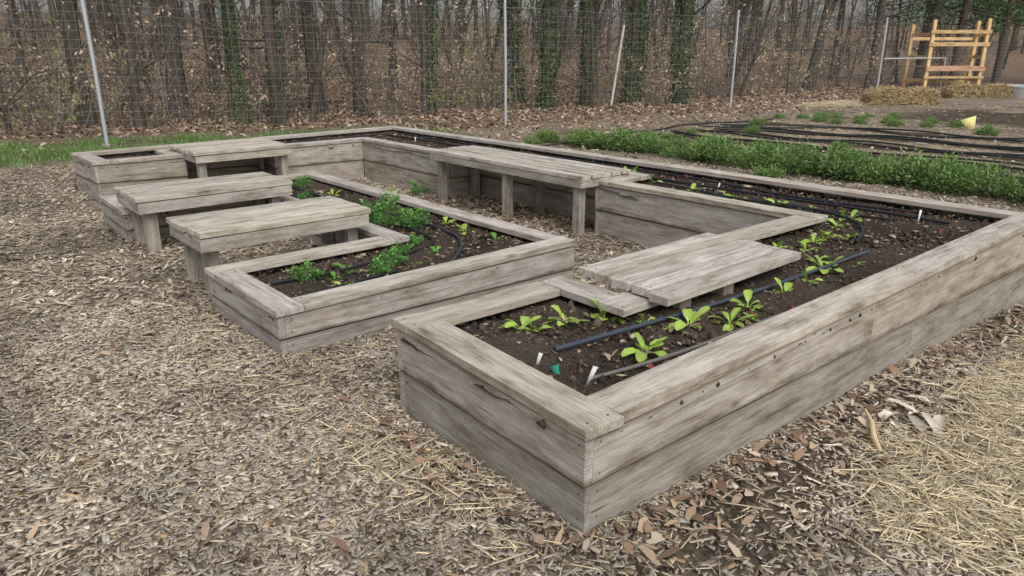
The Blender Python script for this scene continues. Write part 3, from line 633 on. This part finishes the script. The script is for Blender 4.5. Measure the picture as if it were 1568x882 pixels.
# ---------------------------------------------------------------- woodland
def tree(seed,H=17,r0=.19,br=14,first=2.5,lean=.02,twigs=4,fork=False,col=(.108,.093,.077)):
    r=np.random.default_rng(seed); T=Tubes()
    def limb(p,d,L_,rad,n,wob,up):
        pts=[np.array(p)];d=unit(d); 
        for i in range(n):
            d=unit(d+r.normal(0,wob,3)+np.array([0,0,up])); pts.append(pts[-1]+d*L_/n)
        return np.array(pts)
    stems=[limb((0,0,-.3),(r.normal(0,lean),r.normal(0,lean),1),H,r0,12,.045,.03)]
    rads=[np.linspace(1,.25,13)*r0]; rads[0][0]*=1.5
    if fork:
        k=2; p=stems[0][k]; a=r.uniform(0,6.28); stems.append(limb(p,(math.cos(a)*.4,math.sin(a)*.4,1),H*.8,r0*.7,11,.05,.06)); rads.append(np.linspace(.75,.2,12)*r0)
    for s_,rd in zip(stems,rads):
        c_=np.array(col); T.add(s_,rd,9,c_)
        for b in range(br):
            t=first/H+(.6-first/H)*r.random()**1.6 ; i=t*(len(s_)-1); i0=min(int(i),len(s_)-2); p=s_[i0]*(1-(i-i0))+s_[i0+1]*(i-i0)
            a=r.uniform(0,6.28); rb=min(rd[i0]*r.uniform(.15,.36),.05); Lb=r.uniform(1.2,4.0)
            bp=limb(p,(math.cos(a),math.sin(a),r.uniform(.2,1.2)),Lb,rb,5,.18,.07)
            T.add(bp,np.linspace(1,.25,6)*rb,4,c_*r.uniform(.8,1.3))
            for k in range(twigs):
                q=bp[r.integers(1,6)]; a2=r.uniform(0,6.28); tw=limb(q,(math.cos(a2),math.sin(a2),r.uniform(-.2,.8)),r.uniform(.5,1.6),0,3,.2,.05)
                T.add(tw,[.010,.008,.006,.003],3,c_*r.uniform(.9,1.7))
    o=T.make('tree_mesh',M_bark); me=o.data; bpy.data.objects.remove(o); return me
trees=[tree(i,H=r_h,r0=rr,br=b_,first=f0,lean=ln,fork=fk) for i,(r_h,rr,b_,f0,ln,fk) in enumerate([(18,.19,13,3,.03,False),(16,.11,14,2,.05,False),(18,.21,13,3,.03,True),(13,.06,15,1.0,.08,False),(17,.13,13,2,.06,True),(10,.04,14,.6,.10,False),(15,.08,14,1.2,.13,False),(12,.05,14,.8,.12,True)])]
def shrub(seed,n=22,H=3.2,leaves=0,lcol=(.56,.44,.31)):
    r=np.random.default_rng(seed); T=Tubes(); tips=[]
    for i in range(n):
        a=r.uniform(0,6.28); p=np.array([r.normal(0,.5),r.normal(0,.5),-.1]); d=unit([math.cos(a)*r.uniform(.1,.6),math.sin(a)*r.uniform(.1,.6),1]); pts=[p]; Ls=H*r.uniform(.4,1.1)
        for k in range(5): d=unit(d+r.normal(0,.16,3)); pts.append(pts[-1]+d*Ls/5)
        pts=np.array(pts); T.add(pts,np.linspace(.013,.004,6)*r.uniform(.6,1.2),3,np.array([.23,.195,.16])*r.uniform(.4,1.3))
        for k in range(4):
            q=pts[r.integers(1,6)]; dd=unit(r.normal(0,1,3)+[0,0,.3]); l=r.uniform(.3,.9); T.add([q,q+dd*l*.5,q+unit(dd+r.normal(0,.3,3))*l],[.005,.004,.002],3,np.array([.23,.195,.16])*r.uniform(.5,1.4)); tips+=[(q,q+dd*l)]
    v=np.concatenate(T.v);f=np.concatenate(T.f);c=np.concatenate(T.c)
    if leaves:
        idx=r.integers(0,len(tips),leaves); A=np.array([tips[i][0] for i in idx]);Bq=np.array([tips[i][1] for i in idx]); t=r.uniform(.2,1.05,(leaves,1)); p=A*(1-t)+Bq*t+r.normal(0,.05,(leaves,3))
        l=r.normal(0,1,(leaves,3))+[0,0,-.7]; l/=np.linalg.norm(l,axis=1)[:,None]; w=np.cross(l,r.normal(0,1,(leaves,3))); w/=np.linalg.norm(w,axis=1)[:,None]
        s=r.uniform(.03,.06,(leaves,1)); q=np.stack([p,p+l*s+w*s*.5,p+l*s*2,p+l*s-w*s*.5],1).reshape(-1,3)
        f=np.concatenate([f,np.arange(4*leaves).reshape(-1,4)+len(v)]); v=np.concatenate([v,q]); c=np.concatenate([c,np.repeat(np.array(lcol)*r.uniform(.6,1.3,(leaves,1)),4,0)])
    o=fast_mesh('shrub_mesh',v,f,c,M_dry); me=o.data; bpy.data.objects.remove(o); return me
shr=[shrub(50,16),shrub(51,14,4),shrub(52,16,3.5,260),shrub(53,18,4.5,520),shrub(54,12,2.0,160,(.42,.29,.19)),shrub(55,16,2.6,300,(.20,.24,.09))]
wood_e=empty('woodland_trees'); und_e=empty('forest_undergrowth')
def place(n,lo,hi,bias=1.0):
    out=[]
    while len(out)<n:
        th=math.radians(random.uniform(-43,43)); r=random.uniform(13,95); p=r*(math.cos(th)*FW+math.sin(th)*RT)
        s=max(p[1]-float(fence_y(p[0])),p[0]-47)
        if lo<s<hi: out.append((p[0],p[1],s))
    return out
random.seed(11)
wts=[2,4,2,5,3,5,5,5]
for (a,b_,s) in place(215,2.0,40): link('tree',random.choices(trees,wts)[0],(a,b_,gz(a,b_)-.1),random.uniform(0,6.28),random.uniform(.7,1.15),wood_e)
for (a,b_,s) in place(150,32,78): link('tree',random.choices(trees,[3,3,3,2,3,1,2,2])[0],(a,b_,gz(a,b_)-.1),random.uniform(0,6.28),random.uniform(.9,1.3),wood_e)
for (a,b_,s) in place(160,1.6,30): link('shrub',random.choice(shr[:5]),(a,b_,gz(a,b_)-.05),random.uniform(0,6.28),random.uniform(.5,1.05),und_e)
for (a,b_,s) in place(50,1.6,14): link('shrub',random.choice(shr[2:6]),(a,b_,gz(a,b_)-.05),random.uniform(0,6.28),random.uniform(.35,.7),und_e)
for (a,b_) in [(-.5,18),(1,21),(3,18.5),(0,24),(5,22),(7.5,19),(11,18),(14,19),(22,17),(24.5,18),(27,16.5),(30,17)]: link('shrub',shr[3],(a,b_,gz(a,b_)-.05),random.uniform(0,6.28),random.uniform(.9,1.3),und_e)
for (a,b_) in [(12.3,17.5),(13.6,19.5),(2.5,17.3),(15,18.5)]: link('shrub',shr[5],(a,b_,gz(a,b_)-.05),random.uniform(0,6.28),random.uniform(.8,1.3),und_e)
for (a,b_,k,s_) in [(6.0,20.2,0,1.2),(3.7,19.5,2,.9),(10.3,21,2,1.0),(13.5,22,4,1.2),(23.5,17.5,0,1.1),(28,18,4,1.1),(33,17.5,2,1.1),(36,16,0,1.1),(25.2,16.2,3,1.0),(8.3,17.6,6,1.),(1.2,18.0,1,.9),(40,15.5,2,1.2),(-1,19,4,1)]:
    link('bare_tree',trees[k],(a,b_,gz(a,b_)-.1),random.uniform(0,6.28),s_)
def ivy(seed):
    r=np.random.default_rng(seed); base=tree(seed+200,H=17,r0=.17,br=12,first=4); 
    n=4200; h=r.uniform(0,1,n)**1.1*11; a=r.uniform(0,6.28,n); rad=.20*(1-h/26)+r.gamma(2,.04,n)*(1+.5*np.sin(h*2+a))
    co=np.zeros(len(base.vertices)*3); base.vertices.foreach_get('co',co); co=co.reshape(-1,3)[:13*9].reshape(13,9,3).mean(1)
    cx=np.interp(h,co[:,2],co[:,0]);cy=np.interp(h,co[:,2],co[:,1])
    p=np.stack([cx+rad*np.cos(a),cy+rad*np.sin(a),h],1); l=r.normal(0,1,(n,3))*.6+np.stack([np.cos(a)*.4,np.sin(a)*.4,-np.ones(n)*.8],1); l/=np.linalg.norm(l,axis=1)[:,None]
    w=np.cross(l,r.normal(0,.4,(n,3))+np.stack([np.cos(a),np.sin(a),np.zeros(n)],1)); w/=np.linalg.norm(w,axis=1)[:,None]; s=r.uniform(.035,.075,(n,1))
    q=np.stack([p,p+l*s*.6+w*s*.6,p+l*s*1.3,p+l*s*.6-w*s*.6],1).reshape(-1,3)
    o=fast_mesh('ivy_mesh',q,np.arange(4*n).reshape(-1,4),np.repeat(np.array([.06,.105,.038])*r.uniform(.4,1.6,(n,1)),4,0),M_grass); me=o.data; bpy.data.objects.remove(o); return base,me
IV=[ivy(1),ivy(2)]
for i,(a,b_,s_) in enumerate([(15.9,16.9,1.0),(17.9,17.2,.9),(19.9,17.0,1.05),(20.9,15.6,1.1),(17.4,20,1.15),(12.8,18.8,.85),(8.4,19.9,.8),(22.8,19,1.1),(6.9,18.2,.6)]):
    e=empty('ivy_covered_tree',(a,b_,gz(a,b_)-.1)); e.rotation_euler=(0,0,i*1.3); e.scale=(s_,)*3
    bm_,im=IV[i%2]; link('trunk',bm_,(0,0,0),0,1,e); link('ivy_leaves',im,(0,0,0),0,1,e)
def evergreen(seed):
    r=np.random.default_rng(seed); T=Tubes(); T.add([(0,0,-.3),(0,0,6),(0.1,0,12)],[.25,.17,.04],9,(.12,.1,.08)); V_=[];C_=[]
    for i in range(64):
        h=r.uniform(3.6,11.5); R=(12.3-h)*.42+.4; a=r.uniform(0,6.28); tip=np.array([R*math.cos(a),R*math.sin(a),h-.14*R]); T.add([(0,0,h),tip*np.array([.5,.5,1])+[0,0,.1],tip],[.04,.025,.01],4,(.12,.1,.08))
        n=120; t=r.beta(2.2,1.2,n)[:,None]; p=np.array([0,0,h])*(1-t)+tip*t+r.normal(0,.18,(n,3)); l=unit(tip-np.array([0,0,h]))+r.normal(0,.7,(n,3)); l/=np.linalg.norm(l,axis=1)[:,None]; w=np.cross(l,r.normal(0,1,(n,3))); w/=np.linalg.norm(w,axis=1)[:,None]; s=r.uniform(.08,.18,(n,1))
        V_.append(np.stack([p,p+l*s*.5+w*s*.3,p+l*s,p+l*s*.5-w*s*.3],1).reshape(-1,3)); C_.append(np.repeat(np.array([.075,.14,.052])*r.uniform(.4,1.5,(n,1)),4,0))
    v=np.concatenate(V_); f=np.arange(len(v)).reshape(-1,4); f=np.concatenate([f]+[q+len(v) for q in T.f]); o=fast_mesh('evergreen_mesh',np.concatenate([v]+T.v),f,np.concatenate(C_+T.c),M_grass); me=o.data; bpy.data.objects.remove(o); return me
ev=evergreen(3)
for (a,b_,s_) in [(40.5,14.0,.85),(43,12.9,.85),(44,17,.95),(48,11,.95),(50,16,1)]: link('evergreen_tree',ev,(a,b_,gz(a,b_)-.1),random.uniform(0,6),s_)

# ---------------------------------------------------------------- light, sky, camera
w=bpy.data.worlds.new('World'); scene.world=w; w.use_nodes=True; nt=w.node_tree
sky=nt.nodes.new('ShaderNodeTexSky'); sky.sky_type='NISHITA'; sky.sun_disc=False; sky.sun_elevation=D2R(50); sky.sun_rotation=D2R(200); sky.dust_density=4; sky.air_density=1.2
hs=nt.nodes.new('ShaderNodeHueSaturation'); hs.inputs['Saturation'].default_value=.33
nt.links.new(sky.outputs[0],hs.inputs['Color']); nt.links.new(hs.outputs[0],nt.nodes['Background'].inputs['Color']); nt.nodes['Background'].inputs['Strength'].default_value=.15
sl=bpy.data.lights.new('sun','SUN'); sl.energy=1.35; sl.angle=D2R(40); sl.color=(1,.985,.965); so=bpy.data.objects.new('sun',sl); scene.collection.objects.link(so)
az=D2R(200); el=D2R(50); dv=Vector((math.sin(az)*math.cos(el),math.cos(az)*math.cos(el),math.sin(el)))
so.rotation_euler=dv.to_track_quat('Z','Y').to_euler(); so.location=dv*30
cam=bpy.data.cameras.new('camera'); co=bpy.data.objects.new('camera',cam); scene.collection.objects.link(co); scene.camera=co
cam.lens=36*1110/1568; cam.sensor_width=36; cam.clip_end=1500; cam.clip_start=.05
co.location=(0,0,1.6); co.rotation_euler=(D2R(90-18.25),0,D2R(-40.6))
scene.view_settings.view_transform='Standard'; scene.view_settings.look='None'; scene.view_settings.exposure=0
print('done',len(bpy.data.objects))
